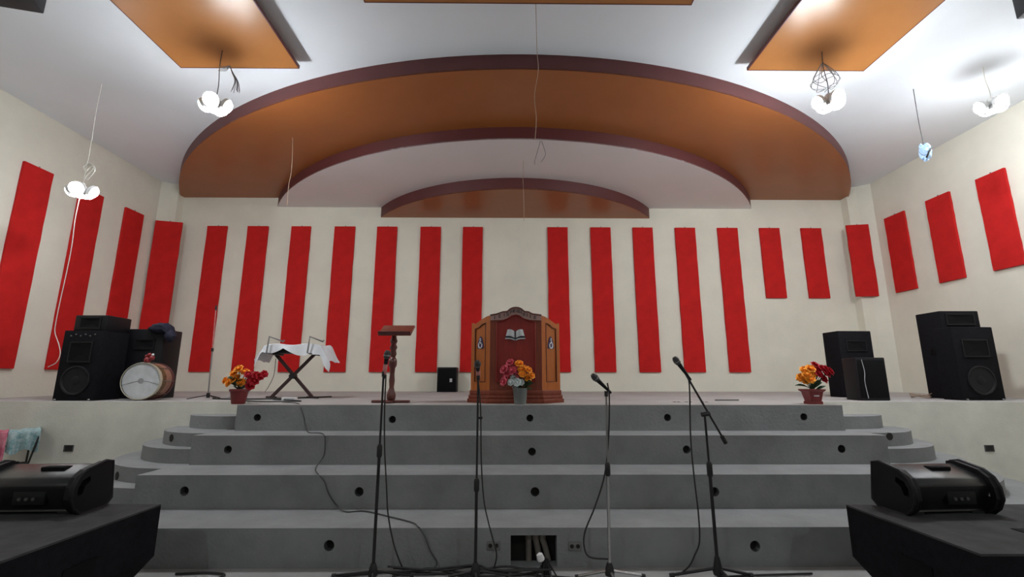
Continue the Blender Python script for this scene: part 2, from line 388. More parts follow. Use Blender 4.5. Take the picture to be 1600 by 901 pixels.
# ------------------------------------------------------------------ red acoustic panels
ZT, ZB, ZS = 4.907, 1.673, 3.288
XE = [(-6.763, -6.321), (-5.863, -5.40), (-4.883, -4.445), (-3.911, -3.452), (-2.952, -2.501), (-1.974, -1.515), (-1.019, -.571), (.893, 1.35), (1.868, 2.326), (2.824, 3.279), (3.787, 4.246), (4.756, 5.215), (5.716, 6.174), (6.666, 7.129)]
LAB = ['long red fabric panel on the back wall, farthest left, behind the thin stage stand', 'long red fabric panel on the back wall above the left flower pot', 'long red fabric panel on the back wall behind the X-shaped stand, left one',
       'long red fabric panel on the back wall at the right end of the white cloth', 'long red fabric panel on the back wall behind the small lectern', 'long red fabric panel on the back wall just left of the little black speaker', 'long red fabric back wall panel partly hidden by the left of the pulpit',
       'long red fabric back wall panel partly hidden by the right of the pulpit', 'long red fabric panel behind the straight chrome microphone stand, second right of the pulpit', 'long red fabric panel on the back wall, third right of the pulpit', 'long red fabric panel behind the tilted boom microphone, fourth right of the pulpit',
       'long red fabric panel on the back wall, last long one on the right', 'short red fabric panel on the back wall, first right of the long ones', 'short red fabric panel on the back wall above the right flower pot']
def panel(label, w, zb, zt, loc, rz, th=.046):
    root = empty('acoustic_panel', loc, rz)
    h = zt - zb
    def jit(a): return a + random.uniform(-.004, .004)
    m = MB(); n = 14
    # slightly uneven cut edges
    L = [(-w / 2 + random.uniform(-.004, .004), h * i / n) for i in range(n + 1)]; Rr = [(w / 2 + random.uniform(-.004, .004), h * i / n) for i in range(n + 1)]
    m.prism(L + Rr[::-1], lambda u, v: Vector((u, -th, v)), (0, th - .003, 0)); m.bev(.006, 2, 60)
    m.build('fabric', M['red'], root, smooth=False)
    MB().cyl((.01, -th * .5, h - .004), (.01, -th * .5, h + .022), .009, n=8).build('hook', M['steel'], root)
    return tag(root, label, 'acoustic panel', 'red acoustic panels on the stage walls')
for (a, b), lab, i in zip(XE, LAB, range(14)):
    panel(lab, b - a, ZS if i > 11 else ZB, ZT, ((a + b) / 2, WB, ZS if i > 11 else ZB), 0)
for (a, b), lab in zip([(6.903, 7.38), (7.89, 8.373), (8.893, 9.362)], ['long red fabric panel on the left wall, nearest the frame edge', 'long red fabric panel on the left wall behind the glaring left bulbs', 'long red fabric panel on the left wall, third from the frame edge']):
    panel(lab, b - a, ZB, ZT, (WL, (a + b) / 2, ZB), R(90))
for (a, b), lab in zip([(8.919, 9.421), (7.93, 8.424), (6.966, 7.442)], ['short red fabric panel on the right wall, next to the corner panel', 'short red fabric panel on the right wall, middle of the three', 'short red fabric panel on the right wall, nearest the frame edge']):
    panel(lab, b - a, ZS, ZT, (WR, (a + b) / 2, ZS), R(-90))
# corner panels bridging the pilasters
def corner_panel(label, A, B, zb):
    A = Vector((A[0], A[1], 0)); B = Vector((B[0], B[1], 0)); d = B - A
    panel(label, d.length, zb, ZT, ((A.x + B.x) / 2 , (A.y + B.y) / 2, zb), math.atan2(d.y, d.x))
corner_panel('long red fabric panel set across the left corner pilaster', (-7.664, 9.72), (-7.18, 9.86), ZB)
corner_panel('short red fabric panel set across the right corner pilaster', (7.56, 9.88), (8.0, 9.80), ZS)

# ------------------------------------------------------------------ lamps
def lamp(label, x, y, ztop, zb, rz, cage, glow='bulb', k=.95):
    root = empty('pendant_bulb_cluster', (x, y, zb), rz)
    up = ztop - zb
    MB().tube([(0, 0, .05), (.012, .0, up * .35), (-.008, 0.004, up * .7), (0, 0, up)], .005).build('cord', M['wcable'] if cage != 'coil' else M['gcable'], root)
    MB().lathe([(0, .12), (.03, .115), (.045, .09), (.05, .05), (.04, .02), (0, .015)]).build('splitter', M['lampbase'], root)
    for d in (Vector((-1, .1, -.48)), Vector((1, .15, -.44)), Vector((.1, 1, -.40)), Vector((.15, -1, -.5)), Vector((.0, -.05, -1))):  # back-facing bulb added to light the back wall, front-facing one to fill shadow
        d.normalize(); q = Vector((0, 0, 1)).rotation_difference(d).to_matrix().to_4x4(); c = d * .02 + Vector((0, 0, .06))
        kk = k * (.8 if d.z < -.9 else 1.0); P = lambda pr: [(r * kk, z * kk) for r, z in pr]
        MB().lathe(P([(.03, 0), (.032, .05), (.078, .085), (.098, .10), (.098, .142), (.092, .142), (.090, .110), (0, .109)]), c=c, rot=q).build('socket', M['lampbase'], root)
        MB().lathe(P([(0, .1225), (.086, .123), (.084, .142), (.070, .168), (.040, .184), (0, .19)]), c=c, rot=q).build('bulb', M[glow], root)
    return tag(root, label, 'light', 'bare bulb clusters hanging over the stage')
L1 = (-3.70, 5.33, 4.90); R1 = (4.06, 5.27, 4.95); L2 = (-6.06, 6.257, 4.13); R2 = (6.69, 5.752, 5.22)
lamp('glowing bare bulbs hanging under the upper left orange board', L1[0], L1[1], 5.68, L1[2], 0.1, 'coil')
lamp('glowing bare bulbs hanging under the upper right orange board', R1[0], R1[1], 5.68, R1[2], 0.0, 'coil', 'bulb_bright')
lamp('glowing bare bulbs hanging low in front of the left wall panels', L2[0], L2[1], CZ, L2[2], 0.2, 'white', 'bulb_low')
lamp('glowing bare bulbs hanging near the right wall by the frame edge', R2[0], R2[1], CZ, R2[2], -0.2, 'white', 'bulb_mid')
for lab, x, y in (('unseen bare bulbs added behind the viewer at left as fill light', -3.7, -2.5), ('unseen bare bulbs added behind the viewer at right as fill light', 4.06, -2.5)):
    lamp(lab, x, y, CZ, 4.9, 0.0, 'white', 'bulb_fill')  # unseen clusters added to brighten the step fronts
def tangle(label, base, pts_list, mat_, name='wire_tangle', rad=.005):
    m = MB()
    for p in pts_list: m.tube([Vector(q) for q in p], rad, n=5)
    o = m.build(name, mat_); o.location = base; return tag(o, label, 'wire')
P = []
for i in range(9):
    a = random.uniform(-.5, .5); P.append([(0, 0, 0), (.05 + .02 * a, .0, -.10), (.13 + .06 * a, .03 * a, -.24), (.15 + .16 * a, .05 * a, -.36 - .06 * random.random())])
for i in range(4): P.append([(0, 0, 0), (-.06, .01 * i, -.02 - .01 * i), (-.13 - .01 * i, .02, .0 - .02 * i)])
tangle('loose bundle of grey wires splayed beside the upper left bulbs', (-3.76, 5.60, 5.66), P, M['lcable'], 'wire_tangle', .004)
P = []
for i in range(8):
    a = 2 * math.pi * i / 8; P.append([(0, 0, 0), (.07 * math.cos(a), .07 * math.sin(a), -.10), (.16 * math.cos(a), .15 * math.sin(a), -.27), (.12 * math.cos(a + .3), .12 * math.sin(a + .3), -.36), (0.03, 0, -.38)])
for zz, rr in ((-.2, .12), (-.29, .165)): P.append([(rr * math.cos(2 * math.pi * j / 10), rr * math.sin(2 * math.pi * j / 10), zz + .02 * math.sin(j * 2)) for j in range(11)])
tangle('cage-like tangle of grey wires above the upper right bulbs', (4.19, 5.46, 5.66), P, M['lcable'], 'wire_tangle', .0045)
p0 = Vector((L2[0] + .02, L2[1], 4.42))
P = [[(0, 0, 0), (-.05, 0, .08), (.03, 0, .13), (.09, 0, .06), (.02, 0, -.05), (-.02, 0, -.14)], [(0, 0, .02), (.06, .02, .11), (.1, .02, .02), (.04, 0, -.12)], [(-.06, .02, .1), (0.02, .01, .12), (.07, .0, .11)]]
tangle('white cord knotted above the left hanging bulbs', p0, P, M['wcable'], 'cord_knot', .008)
def cable(label, pts, r=.006, mat_='cable', name='cable', cat='cable', group=None):
    pts = [Vector(p) for p in pts]; b = pts[0].copy()
    o = MB().tube([p - b for p in pts], r, n=6).build(name, M[mat_]); o.location = b
    return tag(o, label, cat, group)
def px_path(pl, Y): return [atY(a, b, Y) for a, b in pl]
cable('thin white cord dangling from the left bulbs and looping beside the speakers', [Vector((L2[0], L2[1], L2[2] + .02))] + px_path([(122, 320), (117, 345), (112, 385), (103, 430), (94, 470), (87, 505), (86, 520), (92, 538), (94, 553), (88, 566), (75, 573)], 6.27), .005, 'wcable', 'dangling_cord', 'cord')
# blue wrapped fitting on its own cord
bl = empty('wrapped_fitting', (6.13, 6.256, 4.80))
MB().tube([(0, 0, .1), (-.01, 0, .5), (0, 0, 1.03)], .005).build('cord', M['gcable'], bl)
def crumple(rx, ry, rz_, n=14, mm=9, seed=1, amp=.22):
    rnd = random.Random(seed); m = MB(); m.sph((0, 0, 0), 1, (rx, ry, rz_), u=n, v=mm)
    for v in m.bm.verts: v.co *= 1 + rnd.uniform(-amp, amp)
    return m
crumple(.075, .07, .13, seed=3).build('plastic_bag', M['bag'], bl, smooth=False)
MB().tube([(.03, -.09, .03), (-.03, -.1, -.04), (-.07, -.08, -.13)], .012).build('black_tie', M['cable'], bl)
tag(bl, 'fitting wrapped in a pale blue bag hanging on a cord at upper right', 'light fitting')
cable('thin pale wire hanging from the wide orange tier at left', [atZ(457, 215, Z1)] + px_path([(457, 240), (455, 270), (451, 290), (449, 320)], 7.384), .005, 'bcable', 'hanging_wire', 'wire')
cable('long thin wire hanging from the ceiling at top centre', [Vector((.315, 4.66, CZ))] + px_path([(838, 40), (839, 80)], 4.75) + px_path([(841, 110), (835, 150), (838, 185), (836, 218)], 4.9), .004, 'bcable', 'hanging_wire', 'wire')
w2 = [Vector((.53, 7.04, Z2))]
tangle('pair of short dark wires sprouting from the middle white tier', w2[0], [[(0, 0, 0), (-.03, 0, -.12), (-.09, 0, -.34), (-.10, 0, -.42)], [(0.02, 0, 0), (.06, 0, -.14), (.08, 0, -.25), (.01, 0, -.38)]], M['gcable'], 'hanging_wire', .004)
cable('short pale wire hanging below the smallest orange tier', [Vector((.275, 7.73, Z2))] + px_path([(817, 275), (818, 300), (819, 345)], 7.73), .004, 'bcable', 'hanging_wire', 'wire')

# ------------------------------------------------------------------ speakers
def speaker(name, label, loc, w, d, h, rz=0.0, woofer=None, horn=None, mat_='blkcarpet', taper=0.0, extras=None, group=None, grille=False, cat='speaker'):
    root = empty(name, loc, rz)
    m = MB(); k = taper
    m.prism([(-w / 2, -d / 2), (w / 2, -d / 2), (w / 2 * (1 - k), d / 2), (-w / 2 * (1 - k), d / 2)], lambda a, b: Vector((a, b, 0)), (0, 0, h)); m.bev(.012, 2, 40)
    m.build('cabinet', M[mat_], root)
    f = -d / 2
    if grille:
        MB().box(-w / 2 * .9, w / 2 * .9, f - .012, f + .004, h * .06, h * .94, .006).build('grille', M['grille'], root)
    if horn:
        hz, hw, hh = horn
        hm = MB(); hm.plate([(-hw / 2 - .02, hz - hh / 2 - .02), (hw / 2 + .02, hz - hh / 2 - .02), (hw / 2 + .02, hz + hh / 2 + .02), (-hw / 2 - .02, hz + hh / 2 + .02)], [[(-hw / 2, hz - hh / 2), (hw / 2, hz - hh / 2), (hw / 2, hz + hh / 2), (-hw / 2, hz + hh / 2)]], lambda a, b: Vector((a, f - .014, b)), (0, .018, 0))
        ho = hm.build('horn', M['blk'], root, smooth=False)
        tm = MB(); q = [(-hw / 2, hz - hh / 2), (hw / 2, hz - hh / 2), (hw / 2, hz + hh / 2), (-hw / 2, hz + hh / 2)]
        a = [tm.bm.verts.new(Vector((x, f - .010, z))) for x, z in q]; b = [tm.bm.verts.new(Vector((x * .3, f - .002, hz + (z - hz) * .4))) for x, z in q]
        for i in range(4): tm.bm.faces.new((a[i], a[(i + 1) % 4], b[(i + 1) % 4], b[i]))
        tm.bm.faces.new(b); tm.build('horn_throat', M['grille'], ho, smooth=False)
    if woofer:
        wz, r = woofer; q = Matrix.Rotation(R(90), 4, 'X')
        wo = MB().lathe([(r, 0), (r, .014), (r * .93, .02), (r * .86, .012), (r * .84, .004)], c=(0, f, wz), n=28, rot=q, caps=False).build('woofer', M['blk'], root)
        MB().lathe([(r * .85, .006), (r * .55, .002), (r * .3, .0015), (r * .28, .012), (r * .15, .02), (0, .022)], c=(0, f, wz), n=28, rot=q).build('cone', M['cone'], wo)
    if extras: extras(root, w, d, h)
    return tag(root, label, cat, group)
def knobs(root, w, d, h):
    for i in range(6):
        MB().cyl((-w * .3 + i * w * .12, -d / 2 - .012, h - .075 + .02 * (i % 2)), (-w * .3 + i * w * .12, -d / 2 + .002, h - .075 + .02 * (i % 2)), .009, n=10).build('knob', M['steel'], root)
def casters(root, w, d, h):
    for sx in (-1, 1):
        MB().sph((sx * w * .42, -d / 2 - .01, .012), .018, (1, 1, .7), u=8, v=6).build('corner_cap', M['steel'], root)
def both(root, w, d, h): knobs(root, w, d, h); casters(root, w, d, h)
def vents(root, w, d, h):
    MB().box(-w * .07, w * .07, -d / 2 - .008, -d / 2 + .003, h * .06, h * .09, .003).build('badge', M['steel'], root)
def handle(root, w, d, h):
    MB().box(-w / 2 - .006, -w / 2 + .01, -.05, .05, h * .5, h * .58, .004).build('side_handle', M['grille'], root)
sy = 6.56
speaker('loudspeaker', 'big black loudspeaker with knob row, front left of the stage', (-5.955, sy + .25, zf(sy + .25)), .55, .46, .96, R(0), (.27, .2), (.66, .28, .25), extras=both)
speaker('loudspeaker', 'small black speaker lying on top of the big left loudspeaker', (-5.93, 6.86, zf(6.81) + .963), .46, .46, .22, R(0), None, (.11, .26, .13), 'blk', .12)
speaker('loudspeaker', 'tall black speaker behind the drum with a blue cloth on it', (-5.50, 7.31, zf(7.31)), .54, .42, 1.03, R(3), (.3, .17), (.8, .26, .12), 'blk', extras=vents)
bc = empty('blue_cloth', (-5.27, 7.14, zf(7.3) + 1.04))
m = crumple(.19, .15, .085, 18, 11, 5, .10)
for v in m.bm.verts:
    if v.co.x > .08: v.co.z -= (v.co.x - .08) * 1.3
m.build('cap_body', M['blue'], bc); 
crumple(.075, .07, .09, 12, 8, 6, .12).xf(Matrix.Translation((.15, -.05, -.12))).build('hanging_end', M['blue'], bc)
tag(bc, 'dark blue cloth bundle draped over a left speaker corner', 'cloth')
# right side
speaker('loudspeaker', 'tall black speaker standing at the right before the corner, partly hidden', (5.66, 7.72, zf(7.72)), .56, .36, 1.06, R(2), (.32, .2), (.82, .3, .14), 'blkcarpet', extras=vents)
m_root = speaker('loudspeaker', 'small scuffed black speaker in front of a taller one on the right', (5.19, 6.82, zf(6.82)), .41, .30, .60, R(-3), None, None, 'blk', grille=True)
MB().tube([(-.13, -.168, .57), (-.11, -.168, .4), (-.125, -.168, .25), (-.105, -.168, .03)], .004).build('paint_scuff', M['paper'], m_root)
speaker('loudspeaker', 'big black loudspeaker at the right wall, lower and in front', (6.81, 6.90, zf(6.9)), .64, .30, 1.05, R(2), (.28, .21), (.74, .36, .22), 'blkcarpet', extras=casters)
speaker('loudspeaker', 'tallest black loudspeaker at the right wall, behind the lower one', (7.0, 7.30, zf(7.3)), .60, .44, 1.33, R(-1), None, (1.2, .4, .14), 'blkcarpet', extras=handle)
speaker('loudspeaker', 'little black speaker on the floor against the back wall', (-1.245, 9.85, zf(9.85)), .40, .3, .50, 0, None, None, 'blk', grille=True, extras=lambda r, w_, d, h: MB().box(.06, .11, -d / 2 - .018, -d / 2 - .01, .2, .27, .002).build('badge', M['paper'], r))
# hanging speakers at the frame corners
for lab, x, rz in (('black speaker hung from the ceiling at the upper left corner', -5.28, .25), ('black speaker hung from the ceiling at the upper right corner', 5.86, -.12)):
    r_ = speaker('hanging_speaker', lab, (x, 4.2, 5.43), .62, .4, .34, rz, None, None, 'blk', .2, grille=True)
    MB().box(-.04, .04, -.04, .04, .33, .40, .005).build('ceiling_bracket', M['blkmetal'], r_)
    MB().cyl((-.03, -.1, -.06), (-.03, -.1, .01), .014, n=8).build('bolt', M['blkmetal'], r_)

# drum
dr = empty('bass_drum', (-4.93, 6.78, zf(6.75)))
rd = .252
ax = Vector((-.13, .99, 0)).normalized(); q = Vector((0, 0, 1)).rotation_difference(ax).to_matrix().to_4x4()
c0 = Vector((-.16, -.16, rd + .012))
MB().lathe([(0, .0), (rd * .95, .0), (rd * .965, .012)][::-1], c=c0, n=36, rot=q).build('drum_head', M['drumhead'], dr)
MB().lathe([(rd * .15, .0), (0, -.001)], c=c0 + ax * .003 - ax * .004, n=20, rot=q, caps=False).build('head_patch', mat('head_patch', (.30, .30, .31), .7), dr)
MB().lathe([(rd * .96, -.012), (rd, -.015), (rd + .006, .0), (rd + .004, .035), (rd * .97, .04)], c=c0, n=36, rot=q, caps=False).build('hoop', M['silver'], dr)
MB().lathe([(rd * .97, .03), (rd * .97, .15)], c=c0, n=36, rot=q, caps=False).build('shell', M['gold'], dr)
MB().lathe([(rd * .972, .15), (rd * .972, .29)], c=c0, n=36, rot=q, caps=False).build('shell', M['bronze'], dr)
MB().lathe([(rd * .97, .285), (rd + .006, .29), (rd + .006, .33), (rd * .9, .332), (0, .325)], c=c0, n=36, rot=q, caps=False).build('rear_hoop', M['dred'], dr)
for i in range(8):
    a = 2 * math.pi * i / 8; e1 = ax.cross(Vector((0, 0, 1))); e2 = Vector((0, 0, 1)); d_ = (e1 * math.cos(a) + e2 * math.sin(a)) * (rd + .004)
    MB().cyl(c0 + d_ + ax * .02, c0 + d_ + ax * .3, .005, n=6).build('tension_rod', M['steel'], dr)
MB().tube([c0 + q.to_3x3() @ Vector(p) for p in ((-.24, .03, -.008), (-.05, -.0, -.0), (.08, .02, -.0), (.23, .08, -.008))], .0025, n=5).build('head_crease', M['gcable'], dr)
m = MB()
for (a, b, c, r) in ((-.02, .0, .0, .045), (.04, 0, .03, .035), (.0, 0, .07, .03), (-.04, 0, .055, .022)): m.sph((a, b, c), r, u=10, v=7)
cl = m.build('red_clamp', M['ruby'], dr); cl.location = c0 + Vector((.05, .02, rd + .035))
mm = MB().sph((.055, -.01, .075), .017, u=8, v=6).build('clamp_knob', M['white'], cl)
tag(dr, 'bass drum with pale worn head and gold shell beside the left speakers', 'drum')

# ------------------------------------------------------------------ pulpit
PY = 6.04
pu = empty('pulpit', (.105, PY, zf(PY)))
bz = zf(PY)
def pl(px, py, Y=PY):
    p = atY(px, py, Y); return (p.x - .105, p.z - bz)
topc = [pl(*q) for q in ((766, 493), (775.6, 491.5), (785.6, 488), (792.5, 487.4), (797.5, 483.2), (801.5, 481.5), (806, 481), (810.5, 481.5), (814.4, 483.2), (819.4, 487.4), (825.6, 488), (832, 491.2), (845.5, 493))]
hw = .335
topc = [(-hw, topc[0][1])] + topc[1:-1] + [(hw, topc[-1][1])]
inset_top = [pl(*q) for q in ((776, 503), (785, 501), (792.5, 498.5), (799, 494), (806, 492.3), (812, 494), (818, 498.5), (827, 501), (836, 503))]
ib = .27
inset = [(inset_top[0][0], ib)] + inset_top + [(inset_top[-1][0], ib)]
PLF = lambda u, v: Vector((u, 0, v))
MB().plate([(-hw, .15)] + topc + [(hw, .15)], [inset], PLF, (0, .03, 0)).build('front_frame', M['wood_b'], pu, smooth=False)
MB().prism(inset, lambda u, v: Vector((u, .014, v)), (0, .014, 0)).build('front_panel', M['wood_r'], pu, smooth=False)
# moulding round the inset
loop = [Vector((u, -.002, v)) for u, v in inset] + [Vector((inset[0][0], -.002, inset[0][1]))]
MB().tube(loop, .008, n=6, smooth=False).build('moulding', M['wood_r'], pu)
# crown band
cz0 = topc[0][1] - .062
band_low = [(-hw + .002, cz0)] + [(u, v + .012) for u, v in inset_top[1:-1]] + [(hw - .002, cz0)]
MB().prism([(u, v + .003) for u, v in topc] + band_low[::-1], lambda u, v: Vector((u, -.012, v)), (0, .012, 0)).build('crown', M['crown'], pu, smooth=False)
MB().tube([Vector((u, -.008, v + .006)) for u, v in topc], .011, n=6, smooth=False).build('crown_rail', M['wood_d'], pu)
# raised letter strokes along the crown
li = 0
def along(t):
    a = t * (len(topc) - 1); i = min(int(a), len(topc) - 2); f = a - i
    u = topc[i][0] * (1 - f) + topc[i + 1][0] * f; v = topc[i][1] * (1 - f) + topc[i + 1][1] * f
    return u, v
lm = empty('tmp'); bpy.data.objects.remove(lm)
def stroke(kind, u, v, sc=.03):
    m = MB(); t = .006
    def b(x0, x1, z0, z1): m.box(u + x0 * sc, u + x1 * sc, -.017, -.011, v + z0 * sc, v + z1 * sc)
    if kind in 'EFS': b(-.35, -.12, -.5, .5) if kind != 'S' else None
    if kind == 'E': b(-.12, .35, .32, .5); b(-.12, .3, -.09, .09); b(-.12, .35, -.5, -.32)
    if kind == 'S': b(-.35, .35, .32, .5); b(-.35, .35, -.09, .09); b(-.35, .35, -.5, -.32); b(-.35, -.15, .09, .32); b(.15, .35, -.32, -.09)
    if kind == 'U': b(-.35, -.13, -.5, .5); b(.13, .35, -.5, .5); b(-.13, .13, -.5, -.3)
    if kind == 'J': b(.1, .33, -.5, .5); b(-.33, .1, -.5, -.3)
    if kind == 'I': b(-.12, .12, -.5, .5)
    if kind == 'H': b(-.35, -.13, -.5, .5); b(.13, .35, -.5, .5); b(-.13, .13, -.1, .1)
    return m.build('letter_stroke', M['letter'], pu, smooth=False)
for i, ch in enumerate('IEISIHEIEIHIIE'):
    t = .06 + .88 * i / 13
    u, v = along(t); stroke(ch, u, v - .036, .044)
# side panels
for sg in (-1, 1):
    W = .36; ang = sg * R(44)
    T = lambda u, v, off=0.0, sg=sg, ang=ang: Vector((sg * hw, 0, 0)) + Matrix.Rotation(ang, 3, 'Z') @ Vector((sg * u, off, v))
    zi = topc[0][1]; zo = pl(735, 506, PY + .24)[1]
    outl = [(0, .15), (0, zi + .005), (W * .18, zi - .003), (W * .42, zi - .03), (W * .62, zi - .06), (W * .8, zo - .004), (W * .9, zo - .006), (W * .93, zo + .012), (W, zo + .012), (W, .15)]
    ins = [(W * .24, ib), (W * .24, zi - .085), (W * .45, zi - .105), (W * .6, zi - .14), (W * .8, zi - .15), (W * .8, ib)]
    n_ = Matrix.Rotation(ang, 3, 'Z') @ Vector((0, 1, 0))
    sd = MB().plate(outl, [ins], lambda u, v: T(u, v), n_ * .03).build('side_frame', M['wood_o'], pu, smooth=False)
    MB().prism(ins, lambda u, v: T(u, v, .012), n_ * .012).build('side_panel', M['wood_o'], pu, smooth=False)
    lp = [T(u, v, -.001) for u, v in ins]; MB().tube(lp + [lp[0]], .006, n=6, smooth=False).build('moulding', M['wood_d'], pu)
    # small navy emblem with a white ring figure
    ez = pl(750, 535, PY + .12)[1]; ec = W * .52
    tri = [(ec - .062, ez - .075), (ec + .062, ez - .075), (ec + .05, ez - .0), (ec + .02, ez + .07), (ec, ez + .085), (ec - .02, ez + .07), (ec - .05, ez)]
    em = MB().prism(tri, lambda u, v: T(u, v, .004), n_ * .009).build('emblem', M['navy'], pu, smooth=False)
    ring = [T(ec + .03 * math.cos(a), ez - .032 + .04 * math.sin(a), .002) for a in [R(x) for x in range(-200, 60, 20)]]
    MB().tube(ring, .008, n=6).build('emblem_ring', M['white'], em)
    MB().tube([T(ec, ez + .06, .002), T(ec, ez + .015, .002)], .009, n=6, smooth=False).build('emblem_figure', M['white'], em)
    MB().tube([T(ec - .02, ez - .012, .002), T(ec + .018, ez + .008, .002)], .007, n=6, smooth=False).build('emblem_figure', M['white'], em)
# base, following the bent plan
def plan(off):
    a = R(44); W = .36
    A = Vector((-hw, 0)); B = A + Vector((-math.cos(a), math.sin(a))) * W
    d = math.tan(R(22)) * off
    return [(B.x - off * .75, B.y + .02), (B.x - off * .75, B.y - off * .7), (A.x - d, -off), (-A.x + d, -off), (-B.x + off * .75, B.y - off * .7), (-B.x + off * .75, B.y + .02)]
for k_, (off, z0, z1) in enumerate(((.055, 0, .055), (.035, .055, .10), (.018, .10, .16))):
    m = MB(); m.prism(plan(off), lambda x, y, z0=z0: Vector((x, y, z0)), (0, 0, z1 - z0)); m.bev(.008, 2, 40); m.build('base_moulding', M['wood_b'], pu)
MB().prism([(x * .93, y + .06) for x, y in plan(0)], lambda x, y: Vector((x, y, .86)), (0, 0, .03)).build('desk_shelf', M['wood_b'], pu, smooth=False)
# open book emblem
book_c = pl(805, 520.5); bm_ = empty('x'); bpy.data.objects.remove(bm_)
bu, bv = book_c
for sg in (-1, 1):
    def pg(a, b, sg=sg):
        x = sg * (.004 + .118 * a); z = .085 * b - .028 * (1 - a) ** 2 + .006 * math.sin(a * math.pi)
        x -= sg * .022 * a * b
        return Vector((bu + x, .006 - .02 * math.sin(a * math.pi) , bv - .035 + z))
    MB().grid(8, 5, pg).solid(.006).build('book_page', M['paper'], pu)
    MB().tube([(bu + sg * .006, .006, bv - .068), (bu + sg * .06, .002, bv - .047), (bu + sg * .125, .004, bv - .045)], .012, n=6).build('book_edge', M['bookdark'], pu)
    MB().tube([(bu + sg * .006, .004, bv - .086), (bu + sg * .06, .0, bv - .069), (bu + sg * .13, .002, bv - .067)], .009, n=6).build('book_edge', M['paper'], pu)
MB().cyl((bu, .006, bv - .09), (bu, .004, bv + .035), .008, n=8).build('book_spine', M['bookdark'], pu)
tag(pu, 'wooden pulpit with angled orange sides and open-book emblem at stage centre', 'pulpit')

# ------------------------------------------------------------------ small lectern
ly = 6.15; lz = zf(ly)
le = empty('lectern', (-1.50, ly, lz))
MB().box(-.24, .24, -.05, .05, 0, .035, .01).build('foot', M['wood_d'], le)
MB().box(-.05, .05, -.17, .17, .0, .033, .01).build('foot', M['wood_d'], le)
MB().lathe([(.04, .03), (.055, .05), (.06, .1), (.04, .15), (.03, .2), (.038, .28), (.03, .36), (.036, .44), (.052, .47), (.055, .53), (.045, .56), (.03, .58), (.045, .62), (.035, .67), (.05, .71), (.032, .75), (.05, .79), (.035, .83), (.03, .88)], n=16).build('post', M['wood_d'], le)
tp = MB().box(-.21, .21, -.15, .15, -.015, .015, .006).xf(Matrix.Translation((.035, .0, .93)) @ Matrix.Rotation(R(28), 4, 'X'))
tp.build('desk_top', M['wood_b'], le)
MB().box(-.21, .21, -.012, .012, 0, .045, .004).xf(Matrix.Translation((.035, -.135, .865)) @ Matrix.Rotation(R(28), 4, 'X')).build('ledge', M['wood_d'], le)
MB().cyl((0, 0, .86), (0.02, 0, .93), .032, n=12).build('neck', M['wood_d'], le)
tag(le, 'narrow mahogany lectern with a turned post left of the pulpit', 'lectern')

# ------------------------------------------------------------------ keyboard stand with cloth
ky = 7.2; kz = zf(ky)
ks = empty('keyboard_stand', (-3.245, ky, kz))
for (a, b, yo) in (((-.295, .02), (.30, .66), -.025), ((.295, .02), (-.315, .66), .025)):
    d = Vector((b[0] - a[0], 0, b[1] - a[1])).normalized(); n_ = Vector((-d.z, 0, d.x)) * .02
    mm = MB(); A = Vector((a[0], yo, a[1])); B = Vector((b[0], yo, b[1]))
    mm.prism([(0, 0), (1, 0), (1, 1), (0, 1)], lambda u, v, A=A, B=B, n_=n_: A + (B - A) * u + n_ * (2 * v - 1) + Vector((0, -.02, 0)), (0, .04, 0)); mm  .build('cross_leg', M['xleg'], ks, smooth=False)
MB().cyl((-.01, -.06, .33), (-.01, .06, .33), .04, n=16).build('pivot', M['blkmetal'], ks)
for x in (-.31, .31):
    MB().tube([(x - .12, .10, .018), (x, 0, .02), (x + .12, -.10, .018)], .016, n=8).build('foot', M['blkmetal'], ks)
for x in (-.27, .33):
    MB().tube([(x + .0, .16, .655), (x + .0, -.18, .655)], .016, n=8).build('support_bar', M['blkmetal'], ks)
    MB().tube([(x + .0, -.18, .655), (x + .0, -.26, .655), (x - .04, -.27, .665), (x - .025, -.26, .905), (x + .10, -.08, .845), (x + .115, -.08, .87)], .0125, n=8, smooth=False).build('tier_arm', M['steel'], ks)
tag(ks, 'black X-shaped keyboard stand with bent upper arms on the stage', 'stand')
def clothf(u, v):
    sx = -.72 + 1.50 * u; ty = -.36 + .62 * v
    e = max(0, abs(sx) - .42); sg = 1 if sx > 0 else -1
    x = sg * (min(abs(sx), .42) + .42 * e); z = -.80 * e * (1 if sg < 0 else .85)
    fdrop = max(0, -.19 - ty); y = max(ty, -.19 - .1 * fdrop)
    swag = .45 + .5 * math.sin(min(.5, max(0, (sx + .12) / .5)) * math.pi) if sx > -.12 else .45 + .25 * math.sin(max(0, (sx + .5) / .4) * math.pi)
    z -= fdrop * swag * 1.0
    z += .012 * math.sin(sx * 13 + ty * 9) + .008 * math.sin(ty * 31 + sx * 5)
    y += .02 * math.sin(sx * 17) * (fdrop * 6) + .03 * e * math.sin(ty * 16)
    x += .03 * e * math.sin(ty * 20 + 1)
    return Vector((x, y, z))
cl = MB().grid(46, 20, clothf).solid(.004).build('table_cloth', M['cloth']); cl.location = (-3.22, ky, kz + .795)
tag(cl, 'white cloth draped over the X-shaped keyboard stand', 'cloth')
bd = MB().box(-.42, .42, -.17, .2, 0, .03, .006).build('keyboard_board', M['blk']); bd.location = (-3.22, ky, kz + .742)
bd2 = MB().box(-.40, .40, -.16, .19, 0, .07, .012).build('keyboard_case', M['bookdark'])
bpy.data.objects.remove(bd2); tag(bd, 'dark keyboard lying on the X-stand beneath the white cloth', 'keyboard')
bd.location.z = kz + .673; bd.scale.z = 2.9

